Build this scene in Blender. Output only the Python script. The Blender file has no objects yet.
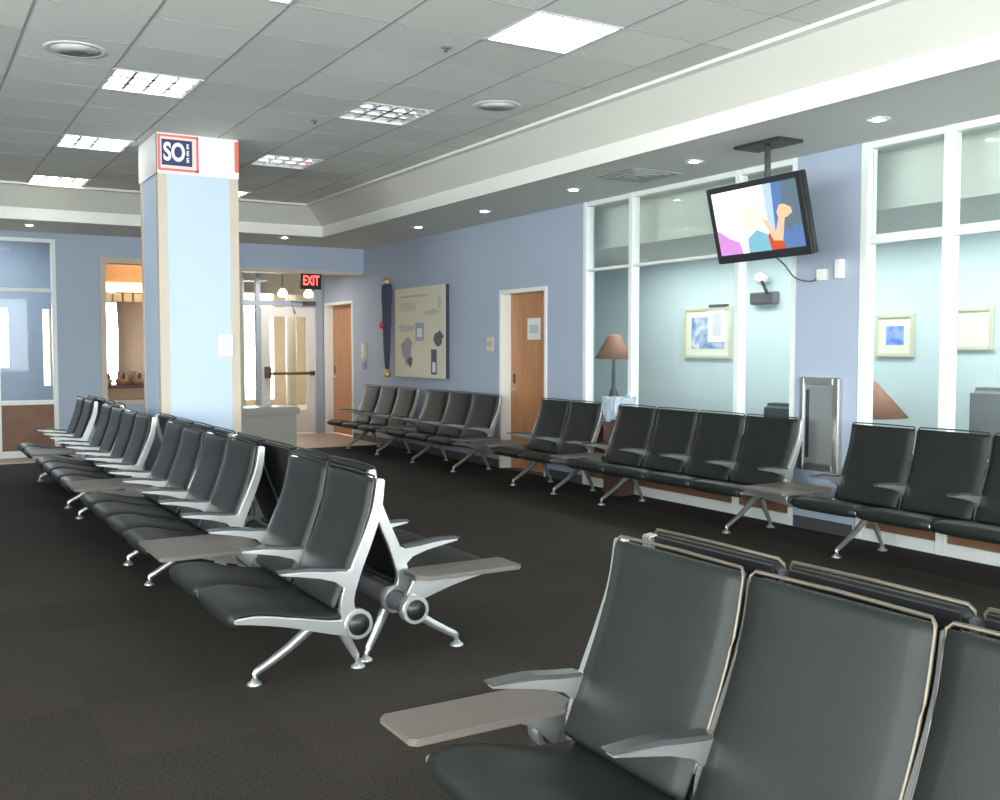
import bpy, bmesh, math, random
from math import sin, cos, pi, radians, atan2
from mathutils import Vector, Matrix
random.seed(4)
S = bpy.context.scene
COL = S.collection
# ------------------------------------------------------------------ camera
cam_d = bpy.data.cameras.new('camera'); cam = bpy.data.objects.new('camera', cam_d); COL.objects.link(cam)
TH, PITCH, EYE = radians(30.73), radians(2.953), 1.5
cam.location = (0, 0, EYE)
cam.rotation_euler = (pi/2 - PITCH, 0, -TH)
cam_d.sensor_width = 36; cam_d.lens = 36*1008/1000
cam_d.clip_start = .05; cam_d.clip_end = 200
S.camera = cam
# ------------------------------------------------------------------ world and exposure
W = bpy.data.worlds.new('overcast_sky'); S.world = W; W.use_nodes = True
bg = W.node_tree.nodes['Background']; bg.inputs[0].default_value = (.90, .96, .98, 1); bg.inputs[1].default_value = 13.0
S.view_settings.view_transform = 'Standard'; S.view_settings.look = 'None'
S.view_settings.gamma = 1; S.view_settings.use_curve_mapping = False
S.view_settings.exposure = 0.6

def portal(name, loc, rot, sx, sy):
    l = bpy.data.lights.new(name, 'AREA'); l.shape = 'RECTANGLE'; l.size = sx; l.size_y = sy
    l.cycles.is_portal = True
    o = bpy.data.objects.new(name, l); COL.objects.link(o); o.location = loc; o.rotation_euler = rot
    return o
def lamp(name, loc, power, sx, sy=None, color=(1,1,1), rot=(0,0,0)):
    l = bpy.data.lights.new(name, 'AREA'); l.shape = 'RECTANGLE'; l.size = sx; l.size_y = sy or sx
    l.energy = power; l.color = color
    o = bpy.data.objects.new(name, l); COL.objects.link(o); o.location = loc; o.rotation_euler = rot
    return o
portal('window_light', (-5.12, .65, 1.9), (0, -pi/2, 0), 2.2, 9.3)
portal('window_light', (.7, -4.12, 1.9), (pi/2, 0, 0), 10.6, 2.2)

# ------------------------------------------------------------------ materials
MATS = {}
def mat(name, col, rough=.6, metal=0, emit=None, es=0, noise=0, nscale=8, bump=0, bscale=200, spec=.5, coat=0):
    if name in MATS: return MATS[name]
    m = bpy.data.materials.new(name); m.use_nodes = True; nt = m.node_tree; N = nt.nodes; L = nt.links
    p = N['Principled BSDF']
    p.inputs['Base Color'].default_value = (*col, 1); p.inputs['Roughness'].default_value = rough
    p.inputs['Metallic'].default_value = metal; p.inputs['Specular IOR Level'].default_value = spec
    p.inputs['Coat Weight'].default_value = coat
    if emit: p.inputs['Emission Color'].default_value = (*emit, 1); p.inputs['Emission Strength'].default_value = es
    tc = N.new('ShaderNodeTexCoord')
    if noise:
        n = N.new('ShaderNodeTexNoise'); n.inputs['Scale'].default_value = nscale; n.inputs['Detail'].default_value = 4
        L.new(tc.outputs['Object'], n.inputs['Vector'])
        mr = N.new('ShaderNodeMapRange'); mr.inputs[3].default_value = 1-noise; mr.inputs[4].default_value = 1+noise
        L.new(n.outputs['Fac'], mr.inputs[0])
        mx = N.new('ShaderNodeVectorMath'); mx.operation = 'SCALE'; mx.inputs[0].default_value = col
        L.new(mr.outputs[0], mx.inputs['Scale']); L.new(mx.outputs[0], p.inputs['Base Color'])
    if bump:
        n2 = N.new('ShaderNodeTexNoise'); n2.inputs['Scale'].default_value = bscale
        L.new(tc.outputs['Object'], n2.inputs['Vector'])
        b = N.new('ShaderNodeBump'); b.inputs['Strength'].default_value = bump; b.inputs['Distance'].default_value = .002
        L.new(n2.outputs['Fac'], b.inputs['Height']); L.new(b.outputs[0], p.inputs['Normal'])
    MATS[name] = m
    return m
blue = mat('blue_paint', (.39, .455, .555), .7, noise=.03, nscale=1.5, bump=.1, bscale=90)
blue_l = mat('pale_blue_paint', (.50, .61, .74), .65, noise=.03, nscale=1.5, bump=.1, bscale=90)
white = mat('white_paint', (.80, .80, .74), .6, noise=.03, nscale=2)
cream = mat('cream_plaster', (.74, .74, .66), .75, noise=.03, nscale=1.5)
soffit_m = mat('soffit_plaster', (.70, .71, .66), .8, noise=.04, nscale=1.2)
frame_w = mat('white_aluminium_frame', (.80, .83, .80), .4, noise=.02, nscale=5)
tan = mat('tan_corner_guard', (.55, .47, .37), .5, noise=.04, nscale=8)
alu = mat('cast_aluminium', (.62, .63, .62), .32, metal=.85, noise=.05, nscale=14)
steel = mat('brushed_steel', (.60, .60, .56), .28, metal=.9, noise=.06, nscale=10)
leather = mat('dark_leather', (.0125, .0150, .0135), .45, noise=.18, nscale=5, bump=.35, bscale=260, spec=.25)
piping = mat('bronze_piping', (.13, .115, .085), .4, metal=.5, noise=.05)
blackp = mat('black_plastic', (.012, .012, .014), .4, noise=.1, nscale=20)
gap_m = mat('black_backing', (.010, .010, .011), .7, noise=.1, nscale=10)
lamin = mat('taupe_laminate', (.115, .098, .086), .45, noise=.07, nscale=40)
woodp = mat('brown_wood_panel', (.20, .10, .055), .5, noise=.25, nscale=7)
counter_m = mat('greige_laminate', (.42, .40, .35), .5, noise=.04, nscale=6)
navy = mat('navy_ink', (.018, .03, .10), .5, noise=.05)
red = mat('red_ink', (.70, .16, .12), .5, noise=.04)
pink = mat('pale_pink_ink', (.80, .62, .58), .5, noise=.03)
paper = mat('white_paper', (.80, .81, .78), .6, noise=.02)
ink = mat('grey_ink', (.30, .31, .34), .6, noise=.05)
darkgrey = mat('dark_grey_metal', (.07, .07, .075), .5, noise=.05)
brown = mat('brown_plastic', (.09, .05, .038), .5, noise=.1)
shade_m = mat('terracotta_lampshade', (.30, .15, .10), .7, noise=.05, nscale=9)
gold = mat('gold_finial', (.55, .38, .18), .35, metal=.5, noise=.05)
sofa_m = mat('grey_upholstery', (.16, .17, .18), .8, noise=.1, nscale=20)
beige = mat('beige_wall_paint', (.62, .52, .40), .7, noise=.05, nscale=3)

def wood(name, c1, c2, rough=.35):
    m = bpy.data.materials.new(name); m.use_nodes = True; N = m.node_tree.nodes; L = m.node_tree.links; p = N['Principled BSDF']
    tc = N.new('ShaderNodeTexCoord'); mp = N.new('ShaderNodeMapping'); mp.inputs['Scale'].default_value = (9, 9, .7)
    n = N.new('ShaderNodeTexNoise'); n.inputs['Scale'].default_value = 3; n.inputs['Detail'].default_value = 6
    r = N.new('ShaderNodeValToRGB'); r.color_ramp.elements[0].color = (*c1, 1); r.color_ramp.elements[1].color = (*c2, 1)
    r.color_ramp.elements[0].position = .35; r.color_ramp.elements[1].position = .65
    L.new(tc.outputs['Object'], mp.inputs[0]); L.new(mp.outputs[0], n.inputs['Vector']); L.new(n.outputs['Fac'], r.inputs[0])
    L.new(r.outputs[0], p.inputs['Base Color']); p.inputs['Roughness'].default_value = rough
    return m
door_wood = wood('orange_birch_veneer', (.46, .20, .085), (.56, .27, .12))

def glass(name, tint, refl):
    m = bpy.data.materials.new(name); m.use_nodes = True; N = m.node_tree.nodes; L = m.node_tree.links
    N.remove(N['Principled BSDF']); out = N['Material Output']
    t = N.new('ShaderNodeBsdfTransparent'); t.inputs[0].default_value = (*tint, 1)
    g = N.new('ShaderNodeBsdfGlossy'); g.inputs['Roughness'].default_value = .03
    lw = N.new('ShaderNodeLayerWeight'); lw.inputs[0].default_value = .5
    pw = N.new('ShaderNodeMath'); pw.operation = 'POWER'; pw.inputs[1].default_value = 4; L.new(lw.outputs['Facing'], pw.inputs[0])
    ma = N.new('ShaderNodeMath'); ma.operation = 'MULTIPLY_ADD'; ma.inputs[1].default_value = .5*refl; ma.inputs[2].default_value = .03*refl; L.new(pw.outputs[0], ma.inputs[0])
    mx = N.new('ShaderNodeMixShader'); L.new(ma.outputs[0], mx.inputs[0]); L.new(t.outputs[0], mx.inputs[1]); L.new(g.outputs[0], mx.inputs[2])
    L.new(mx.outputs[0], out.inputs[0]); return m
glass_m = glass('clear_glass', (.95, .98, .97), .5)
glass_d = glass('smoked_glass', (.85, .88, .90), .4)

def carpet():
    m = bpy.data.materials.new('dark_carpet_tiles'); m.use_nodes = True; N = m.node_tree.nodes; L = m.node_tree.links; p = N['Principled BSDF']
    tc = N.new('ShaderNodeTexCoord')
    sc = N.new('ShaderNodeVectorMath'); sc.operation = 'SCALE'; sc.inputs['Scale'].default_value = 1/.636; L.new(tc.outputs['Object'], sc.inputs[0])
    fl = N.new('ShaderNodeVectorMath'); fl.operation = 'FLOOR'; L.new(sc.outputs[0], fl.inputs[0])
    wn = N.new('ShaderNodeTexWhiteNoise'); wn.noise_dimensions = '2D'; L.new(fl.outputs[0], wn.inputs['Vector'])
    n = N.new('ShaderNodeTexNoise'); n.inputs['Scale'].default_value = 90; n.inputs['Detail'].default_value = 5; L.new(tc.outputs['Object'], n.inputs['Vector'])
    n3 = N.new('ShaderNodeTexNoise'); n3.inputs['Scale'].default_value = .9; n3.inputs['Detail'].default_value = 3; L.new(tc.outputs['Object'], n3.inputs['Vector'])
    a = N.new('ShaderNodeMapRange'); a.inputs[3].default_value = .84; a.inputs[4].default_value = 1.12; L.new(wn.outputs['Value'], a.inputs[0])
    b = N.new('ShaderNodeMapRange'); b.inputs[1].default_value = .25; b.inputs[2].default_value = .75; b.inputs[3].default_value = .35; b.inputs[4].default_value = 1.65; L.new(n.outputs['Fac'], b.inputs[0])
    c = N.new('ShaderNodeMapRange'); c.inputs[3].default_value = .8; c.inputs[4].default_value = 1.2; L.new(n3.outputs['Fac'], c.inputs[0])
    m1 = N.new('ShaderNodeMath'); m1.operation = 'MULTIPLY'; L.new(a.outputs[0], m1.inputs[0]); L.new(b.outputs[0], m1.inputs[1])
    m2 = N.new('ShaderNodeMath'); m2.operation = 'MULTIPLY'; L.new(m1.outputs[0], m2.inputs[0]); L.new(c.outputs[0], m2.inputs[1])
    v = N.new('ShaderNodeVectorMath'); v.operation = 'SCALE'; v.inputs[0].default_value = (.033, .0275, .0225); L.new(m2.outputs[0], v.inputs['Scale'])
    L.new(v.outputs[0], p.inputs['Base Color']); p.inputs['Roughness'].default_value = .95; p.inputs['Specular IOR Level'].default_value = .15
    bp = N.new('ShaderNodeBump'); bp.inputs['Strength'].default_value = .6; bp.inputs['Distance'].default_value = .006
    L.new(n.outputs['Fac'], bp.inputs['Height']); L.new(bp.outputs[0], p.inputs['Normal'])
    return m
def tilefloor():
    m = bpy.data.materials.new('beige_stone_tiles'); m.use_nodes = True; N = m.node_tree.nodes; L = m.node_tree.links; p = N['Principled BSDF']
    tc = N.new('ShaderNodeTexCoord'); b = N.new('ShaderNodeTexBrick'); b.offset = 0; b.inputs['Scale'].default_value = 1
    b.inputs['Brick Width'].default_value = .45; b.inputs['Row Height'].default_value = .45; b.inputs['Mortar Size'].default_value = .006
    b.inputs['Color1'].default_value = (.42, .32, .23, 1); b.inputs['Color2'].default_value = (.46, .36, .26, 1); b.inputs['Mortar'].default_value = (.25, .2, .16, 1)
    L.new(tc.outputs['Object'], b.inputs['Vector']); L.new(b.outputs[0], p.inputs['Base Color']); p.inputs['Roughness'].default_value = .35
    return m
T = .636; GX = 3.25; GY = 5.04
def ceiltile():
    m = bpy.data.materials.new('acoustic_ceiling_tiles'); m.use_nodes = True; N = m.node_tree.nodes; L = m.node_tree.links; p = N['Principled BSDF']
    tc = N.new('ShaderNodeTexCoord'); mp = N.new('ShaderNodeMapping'); mp.inputs['Location'].default_value = (-GX/T, -GY/T, 0); mp.inputs['Scale'].default_value = (1/T, 1/T, 0)
    L.new(tc.outputs['Object'], mp.inputs[0])
    fl = N.new('ShaderNodeVectorMath'); fl.operation = 'FLOOR'; L.new(mp.outputs[0], fl.inputs[0])
    wn = N.new('ShaderNodeTexWhiteNoise'); wn.noise_dimensions = '2D'; L.new(fl.outputs[0], wn.inputs['Vector'])
    n = N.new('ShaderNodeTexNoise'); n.inputs['Scale'].default_value = 120; L.new(tc.outputs['Object'], n.inputs['Vector'])
    a = N.new('ShaderNodeMapRange'); a.inputs[3].default_value = .90; a.inputs[4].default_value = 1.05; L.new(wn.outputs['Value'], a.inputs[0])
    b = N.new('ShaderNodeMapRange'); b.inputs[3].default_value = .93; b.inputs[4].default_value = 1.07; L.new(n.outputs['Fac'], b.inputs[0])
    m1 = N.new('ShaderNodeMath'); m1.operation = 'MULTIPLY'; L.new(a.outputs[0], m1.inputs[0]); L.new(b.outputs[0], m1.inputs[1])
    v = N.new('ShaderNodeVectorMath'); v.operation = 'SCALE'; v.inputs[0].default_value = (.80, .82, .75); L.new(m1.outputs[0], v.inputs['Scale'])
    L.new(v.outputs[0], p.inputs['Base Color']); p.inputs['Roughness'].default_value = .9
    return m

# ------------------------------------------------------------------ mesh helpers
def bx(bm, x0, x1, y0, y1, z0, z1, mi=0):
    x0, x1 = min(x0, x1), max(x0, x1); y0, y1 = min(y0, y1), max(y0, y1); z0, z1 = min(z0, z1), max(z0, z1)
    v = [bm.verts.new(p) for p in ((x0,y0,z0),(x1,y0,z0),(x1,y1,z0),(x0,y1,z0),(x0,y0,z1),(x1,y0,z1),(x1,y1,z1),(x0,y1,z1))]
    for f in ((0,3,2,1),(4,5,6,7),(0,1,5,4),(1,2,6,5),(2,3,7,6),(3,0,4,7)):
        bm.faces.new([v[i] for i in f]).material_index = mi
def prism(bm, pts, fn, a, b, mi=0):
    """closed outline pts (2D) extruded from a to b; fn(p, q, t) -> 3D"""
    A = [bm.verts.new(fn(p[0], p[1], a)) for p in pts]; B = [bm.verts.new(fn(p[0], p[1], b)) for p in pts]
    n = len(pts); fs = []
    for i in range(n): fs.append(bm.faces.new((A[i], A[(i+1) % n], B[(i+1) % n], B[i])))
    fs.append(bm.faces.new(A[::-1])); fs.append(bm.faces.new(B))
    for f in fs: f.material_index = mi
def tube(bm, pts, rad, seg=10, caps=True, mi=0, flat=1.0, up=None):
    pts = [Vector(p) for p in pts]; n = len(pts); rs = rad if isinstance(rad, (list, tuple)) else [rad]*n
    rings = []; ref = Vector(up) if up else None
    for i, p in enumerate(pts):
        d = (pts[min(i+1, n-1)] - pts[max(i-1, 0)]).normalized()
        r0 = ref or Vector((0,0,1))
        if abs(d.dot(r0)) > .95: r0 = Vector((0,1,0)) if abs(d.y) < .9 else Vector((1,0,0))
        a = d.cross(r0).normalized(); b = a.cross(d).normalized()
        rings.append([bm.verts.new(p + a*cos(2*pi*k/seg)*rs[i]*flat + b*sin(2*pi*k/seg)*rs[i]) for k in range(seg)])
    for i in range(n-1):
        for k in range(seg):
            f = bm.faces.new((rings[i][k], rings[i][(k+1) % seg], rings[i+1][(k+1) % seg], rings[i+1][k])); f.smooth = True; f.material_index = mi
    if caps:
        bm.faces.new(rings[0][::-1]).material_index = mi; bm.faces.new(rings[-1]).material_index = mi
def lathe(bm, prof, c=(0,0,0), seg=24, mi=0, smooth=True):
    rings = [[bm.verts.new((c[0]+r*cos(2*pi*k/seg), c[1]+r*sin(2*pi*k/seg), c[2]+z)) for k in range(seg)] for r, z in prof]
    for i in range(len(prof)-1):
        for k in range(seg):
            f = bm.faces.new((rings[i][k], rings[i][(k+1) % seg], rings[i+1][(k+1) % seg], rings[i+1][k])); f.smooth = smooth; f.material_index = mi
    if prof[0][0] > 1e-4: bm.faces.new(rings[0][::-1]).material_index = mi
    if prof[-1][0] > 1e-4: bm.faces.new(rings[-1]).material_index = mi
def spline(pts, n=6):
    out = []; P = [pts[0]] + list(pts) + [pts[-1]]
    for i in range(1, len(P)-2):
        for k in range(n):
            t = k/n; a, b, c, d = P[i-1], P[i], P[i+1], P[i+2]
            out.append(tuple(.5*((2*b[j]) + (-a[j]+c[j])*t + (2*a[j]-5*b[j]+4*c[j]-d[j])*t*t + (-a[j]+3*b[j]-3*c[j]+d[j])*t**3) for j in range(len(b))))
    out.append(tuple(pts[-1])); return out
def mesh(name, bm, mats, bevel=0, seg=2):
    bmesh.ops.recalc_face_normals(bm, faces=bm.faces[:])
    if bevel:
        es = [e for e in bm.edges if len(e.link_faces) == 2 and e.calc_face_angle(0) > .6]
        bmesh.ops.bevel(bm, geom=es, offset=bevel, segments=seg, affect='EDGES', clamp_overlap=True)
    me = bpy.data.meshes.new(name); bm.to_mesh(me); bm.free()
    for m in (mats if isinstance(mats, (list, tuple)) else [mats]): me.materials.append(m)
    return me
def put(name, me, parent=None, loc=(0,0,0), rz=0):
    o = bpy.data.objects.new(name, me); COL.objects.link(o); o.location = loc; o.rotation_euler = (0, 0, rz)
    if parent: o.parent = parent
    return o
def obj(name, bm, mats, parent=None, loc=(0,0,0), bevel=0, rz=0, seg=2):
    return put(name, mesh(name, bm, mats, bevel, seg), parent, loc, rz)
def tag(o, label=None, cat=None, group=None, kind=None):
    if label: o['label'] = label
    if cat: o['category'] = cat
    if group: o['group'] = group
    if kind: o['kind'] = kind
    return o
def empty(name, loc=(0,0,0), rz=0):
    return put(name, None, None, loc, rz)
def struct(name, bm, m, bevel=0): return tag(obj(name, bm, m, bevel=bevel), kind='structure')
def frame4(bm, fn, a0, a1, b0, b1, wa0, wa1, wb0, wb1):
    fn(bm, a0, a0+wa0, b0, b1); fn(bm, a1-wa1, a1, b0, b1); fn(bm, a0+wa0, a1-wa1, b0, b0+wb0); fn(bm, a0+wa0, a1-wa1, b1-wb1, b1)
def box_obj(name, dims, m, parent=None, bevel=0, loc=(0,0,0)):
    bm = bmesh.new(); bx(bm, *dims); return obj(name, bm, m, parent, loc, bevel)
def B(): return bmesh.new()

# ------------------------------------------------------------------ THE SETTING
XL, XR, YB, YF, ZS, ZC = -5.0, 6.44, -4.0, 15.15, 3.08, 3.47
# floor
bm = B(); bx(bm, XL-.3, XR, YB-.3, 14.4, -.12, 0); struct('floor', bm, carpet())
bm = B(); bx(bm, XL-.3, 14, 14.4, 28, -.12, 0); struct('floor_tiles', bm, tilefloor())
bm = B(); bx(bm, XR, 9.0, -.3, 12.3, -.12, 0); struct('floor_lounge', bm, mat('grey_lounge_carpet', (.12, .12, .12), .95, noise=.2, nscale=60))
# tiled ceiling, one quad per tile, fixtures leave a hole
FIX = {}   # (i, j) -> kind
for i, j, k in ((0,0,'diffuser'), (-3,0,'bright'), (-3,4,'bright'), (-3,8,'bright'), (-3,12,'bright'), (0,4,'dim'), (0,8,'dim'), (0,12,'bright')):
    FIX[(i, j)] = k
bm = B(); x_hi, x_lo, y_hi, y_lo = 4.84, GX-10*T, GY+13*T, GY-11*T
for i in range(-10, 3):
    for j in range(-11, 13):
        if (i, j) in FIX: continue
        xa, xb = GX+i*T, min(GX+(i+1)*T, x_hi); ya, yb = GY+j*T, GY+(j+1)*T
        bm.faces.new([bm.verts.new(p) for p in ((xa,ya,ZC),(xa,yb,ZC),(xb,yb,ZC),(xb,ya,ZC))])
bmesh.ops.remove_doubles(bm, verts=bm.verts[:], dist=1e-4)
struct('ceiling', bm, ceiltile())
# dark reveal of the suspension bars
bm = B(); w = .007
for i in range(-10, 3): bx(bm, GX+i*T-w, GX+i*T+w, y_lo, y_hi, ZC-.002, ZC+.012)
for j in range(-11, 14): bx(bm, x_lo, x_hi, GY+j*T-w*.45, GY+j*T+w*.45, ZC-.0015, ZC+.011)
struct('trim_1', bm, mat('grey_grid_bars', (.36, .37, .345), .6, noise=.05, nscale=4))
# plenum lid
bm = B(); bx(bm, XL-.3, 9.2, YB-.3, YF+.3, 3.85, 3.95); struct('ceiling_deck', bm, soffit_m)
# soffit ring
LX0, LX1, LY0, LY1 = x_lo-.36, 5.20, y_lo-.36, y_hi+.36
bm = B()
bx(bm, LX1, XR+.02, YB, YF, ZS, ZS+.1); bx(bm, XL, LX0, YB, YF, ZS, ZS+.1)
bx(bm, LX0, LX1, LY1, YF, ZS, ZS+.1); bx(bm, LX0, LX1, YB, LY0, ZS, ZS+.1)
struct('ceiling_soffit', bm, soffit_m)
# sloped tray face, lip and top bead
def ring(bm, inset, z): return [bm.verts.new((x, y, z)) for x, y in ((LX0+inset, LY0+inset), (LX1-inset, LY0+inset), (LX1-inset, LY1-inset), (LX0+inset, LY1-inset))]
def loft(bm, prof, closed=False):
    R = [ring(bm, *p) for p in prof]
    if closed: R.append(R[0])
    for a, b in zip(R, R[1:]):
        for k in range(4): bm.faces.new((a[k], a[(k+1) % 4], b[(k+1) % 4], b[k]))
bm = B(); loft(bm, [(.02, 3.215), (.345, 3.46)]); struct('trim_2', bm, cream)
bm = B(); loft(bm, [(.012, 3.07), (.012, 3.225), (-.05, 3.225), (-.05, 3.185), (.002, 3.185), (.002, 3.07)], True)
o = struct('trim_3', bm, white)
bm = B(); loft(bm, [(.30, 3.435), (.375, 3.445), (.375, 3.472), (.33, 3.475)], True); struct('trim_4', bm, white)

# right wall : solid stretches, doors and glazing
DZ = 2.17
bm = B()
for y0, y1, z0, z1 in ((9.06, 9.81, 0, ZS), (9.81, 10.79, DZ, ZS), (10.79, 15.62, 0, ZS), (15.62, 16.82, 2.24, ZS), (16.82, 16.98, 0, 3.7),
                       (15.15, 16.82, ZS, 3.7), (5.36, 6.00, 0, ZS), (YB, 2.3, 0, ZS)):
    bx(bm, XR, XR+.16, y0, y1, z0, z1)
struct('wall_right', bm, blue)
bm = B(); bx(bm, XR-.012, XR, 9.06, 9.78, 0, .1); bx(bm, XR-.012, XR, 10.82, 15.6, 0, .1); bx(bm, XR-.012, XR, 5.38, 5.98, 0, .1)
struct('baseboard_right', bm, darkgrey)
# left wall with windows to the outside (behind and beside the photographer)
bm = B()
bx(bm, XL-.16, XL, YB, YF, 0, .8); bx(bm, XL-.16, XL, YB, YF, 3.0, ZS)
for k in range(6): y = YB + k*1.85; bx(bm, XL-.16, XL, y, y+.14, .8, 3.0)
struct('wall_left', bm, white)
bm = B(); bx(bm, XL-.16, XL, 5.39, YF, .8, 3.0); struct('wall_left_far', bm, blue)
bm = B()
bx(bm, XL, XR+.16, YB-.16, YB, 0, .8); bx(bm, XL, XR+.16, YB-.16, YB, 3.0, ZS)
for k in range(7): x = XL + k*1.85; bx(bm, x, x+.14, YB-.16, YB, .8, 3.0)
struct('wall_back', bm, white)
bm = B(); bx(bm, XL-.16, XL-.1, YF+4.6, YF+4.7, 0, 1)
bm.free()
# far wall : storefront hole X -1.3..1.87, blue wall, counter window X 2.5..4.2, open doorway X 4.4..6.44
bm = B()
bx(bm, XL, -1.3, YF, YF+.2, 0, ZS); bx(bm, 1.88, 2.5, YF, YF+.2, 0, ZS)
bx(bm, 2.5, 4.1, YF, YF+.2, 0, .76); bx(bm, 2.5, 4.1, YF, YF+.2, 2.71, ZS)
bx(bm, 4.1, 4.42, YF, YF+.2, 0, 2.71); bx(bm, 4.1, XR, YF-.03, YF+.25, 2.71, ZS)
bx(bm, XL, XR, YF+.02, YF+.2, ZS, 3.9)
bx(bm, -1.3, 1.88, YF, YF+.2, 3.0, ZS)
struct('wall_far', bm, blue)
bm = B()
frame4(bm, lambda m, a, b, c, d: bx(m, a, b, YF-.03, YF+.22, c, d), 2.44, 4.12, .70, 2.78, .08, .06, .06, .08)
struct('trim_5', bm, tan, .004)
bm = B(); bx(bm, 4.38, 4.46, YF-.04, YF+.26, 0, 2.71); bx(bm, 4.46, XR-.01, YF-.04, YF+.26, 2.66, 2.71); struct('trim_6', bm, tan, .004)

def storefront(name, axis, c, spans, zs, tr, mid_w, glassm, depth=.10, side=1, ttrans=.05, label=None):
    """frame in the plane axis=c; spans = mullion centres; zs=(0, sill, top); tr = transom height"""
    root = tag(empty(name), kind='structure')
    a0, a1 = spans[0], spans[-1]
    def b(bm, u0, u1, z0, z1, d0=0, d1=depth):
        if axis == 'x': bx(bm, c+d0, c+d1, u0, u1, z0, z1)
        else: bx(bm, u0, u1, c+d0, c+d1, z0, z1)
    bm = B()
    for u in spans: b(bm, u-mid_w/2, u+mid_w/2, zs[0], zs[2])
    lo, hi = min(a0, a1), max(a0, a1)
    for z, h in ((0, .09), (zs[1], .06), (zs[2]-.05, .05)):
        for p, q in zip(sorted(spans), sorted(spans)[1:]): b(bm, p+mid_w/2, q-mid_w/2, z, z+h, .005, depth-.005)
    if tr:
        for p, q in zip(sorted(spans), sorted(spans)[1:]): b(bm, p+mid_w/2, q-mid_w/2, tr, tr+ttrans, .012, depth-.012)
    obj('frame', bm, frame_w, root, bevel=.004)
    ss = sorted(spans)
    for u0, u1 in zip(ss, ss[1:]):
        bm = B(); b(bm, u0+mid_w/2, u1-mid_w/2, .09, zs[1], .035, depth-.035); obj('lower_panel', bm, woodp, root)
        bm = B(); b(bm, u0+mid_w/2, u1-mid_w/2, zs[1]+.06, tr or zs[2]-.05, .046, .054); obj('glass_pane', bm, glassm, root)
        if tr: bm = B(); b(bm, u0+mid_w/2, u1-mid_w/2, tr+ttrans, zs[2]-.05, .046, .054); obj('glass_pane', bm, glassm, root)
    return root
storefront('window_1', 'x', XR, [9.03, 8.23, 6.70, 6.03], (0, .66, ZS), 2.33, .06, glass_m, ttrans=.03)
storefront('window_2', 'x', XR, [5.32, 4.60, 3.86, 3.10, 2.33], (0, .66, ZS), 2.30, .075, glass_m, ttrans=.07)
storefront('window_3', 'y', YF+.02, [-1.27, -.1, 1.13, 1.85], (0, .72, 3.0), 2.27, .06, glass_d)

# doors in the right wall
def side_door(name, y0, y1, zt, paper_on, slab_y1):
    root = tag(empty(name), kind='structure')
    bm = B(); d = .17
    bx(bm, XR-.015, XR+d, y1-.004, y1+.045, 0, zt+.045); bx(bm, XR-.015, XR+d, y0-.045, y0+.004, 0, zt+.045); bx(bm, XR-.015, XR+d, y0, y1, zt-.004, zt+.045)
    obj('door_frame', bm, white, root, bevel=.003)
    bm = B(); bx(bm, XR+.13, XR+.17, y0+.005, y1-.005, .01, zt-.006); obj('door_leaf', bm, door_wood, root, bevel=.002)
    bm = B(); yh = y1-.09
    lathe(bm, [(0, 0), (.032, 0), (.032, .01), (.012, .014), (.012, .05)], seg=16)
    bmesh.ops.rotate(bm, verts=bm.verts[:], matrix=Matrix.Rotation(-pi/2, 3, 'Y'))
    tube(bm, [(-.05, 0, 0), (-.052, -.06, 0), (-.048, -.12, -.004)], [.011, .010, .009])
    h = obj('door_handle', bm, steel, root, loc=(XR+.13, yh, .98))
    box_obj('lock_plate', (XR+.124, XR+.13, yh-.03, yh+.03, 1.06, 1.18), darkgrey, root, .002)
    return root
side_door('door_1', 9.81, 10.79, DZ, True, 0)
side_door('door_2', 15.62, 16.82, 2.24, False, 0)
n = box_obj('paper_notice', (XR+.124, XR+.129, 10.10, 10.39, 1.60, 1.86), paper)
tag(n, 'white paper notice taped on the orange wooden door of the right wall', 'notice')
bm = B(); bx(bm, XR+.1225, XR+.1245, 10.15, 10.34, 1.68, 1.78); obj('print_block', bm, mat('faint_green_ink', (.45, .62, .52), .6), n)

# lounge behind the glass
XW = 8.6
bm = B(); bx(bm, XW, XW+.15, -.2, 12.2, 0, 2.8); lounge_p = mat('pale_green_blue_paint', (.52, .61, .64), .65, noise=.03, nscale=1.5); struct('wall_lounge_right', bm, lounge_p)
bm = B(); bx(bm, XR+.16, XW, 12.0, 12.15, 0, 2.8); struct('wall_lounge_far', bm, lounge_p)
bm = B()
for a in ((0, .5, 0, 2.8), (1.9, 2.2, 0, 2.8), (.5, 1.9, 0, 1.5), (.5, 1.9, 2.2, 2.8)): bx(bm, XR+.0+a[0], XR+a[1], -.2, 0, a[2], a[3])
struct('wall_lounge_near', bm, blue_l)
bm = B(); bx(bm, 6.95, XW, 0, 12.0, 2.62, 2.72); bx(bm, 6.88, 6.95, 0, 12.0, 2.62, 3.12); bx(bm, XR+.16, 6.95, 0, 12, ZS, ZS+.06)
struct('ceiling_lounge', bm, soffit_m)
bm = B(); bx(bm, XW-.012, XW, 0, 12, 0, .1); struct('baseboard_lounge', bm, darkgrey)
portal('window_light', (7.64, -.1, 1.85), (pi/2, 0, 0), 1.4, .7)

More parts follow.
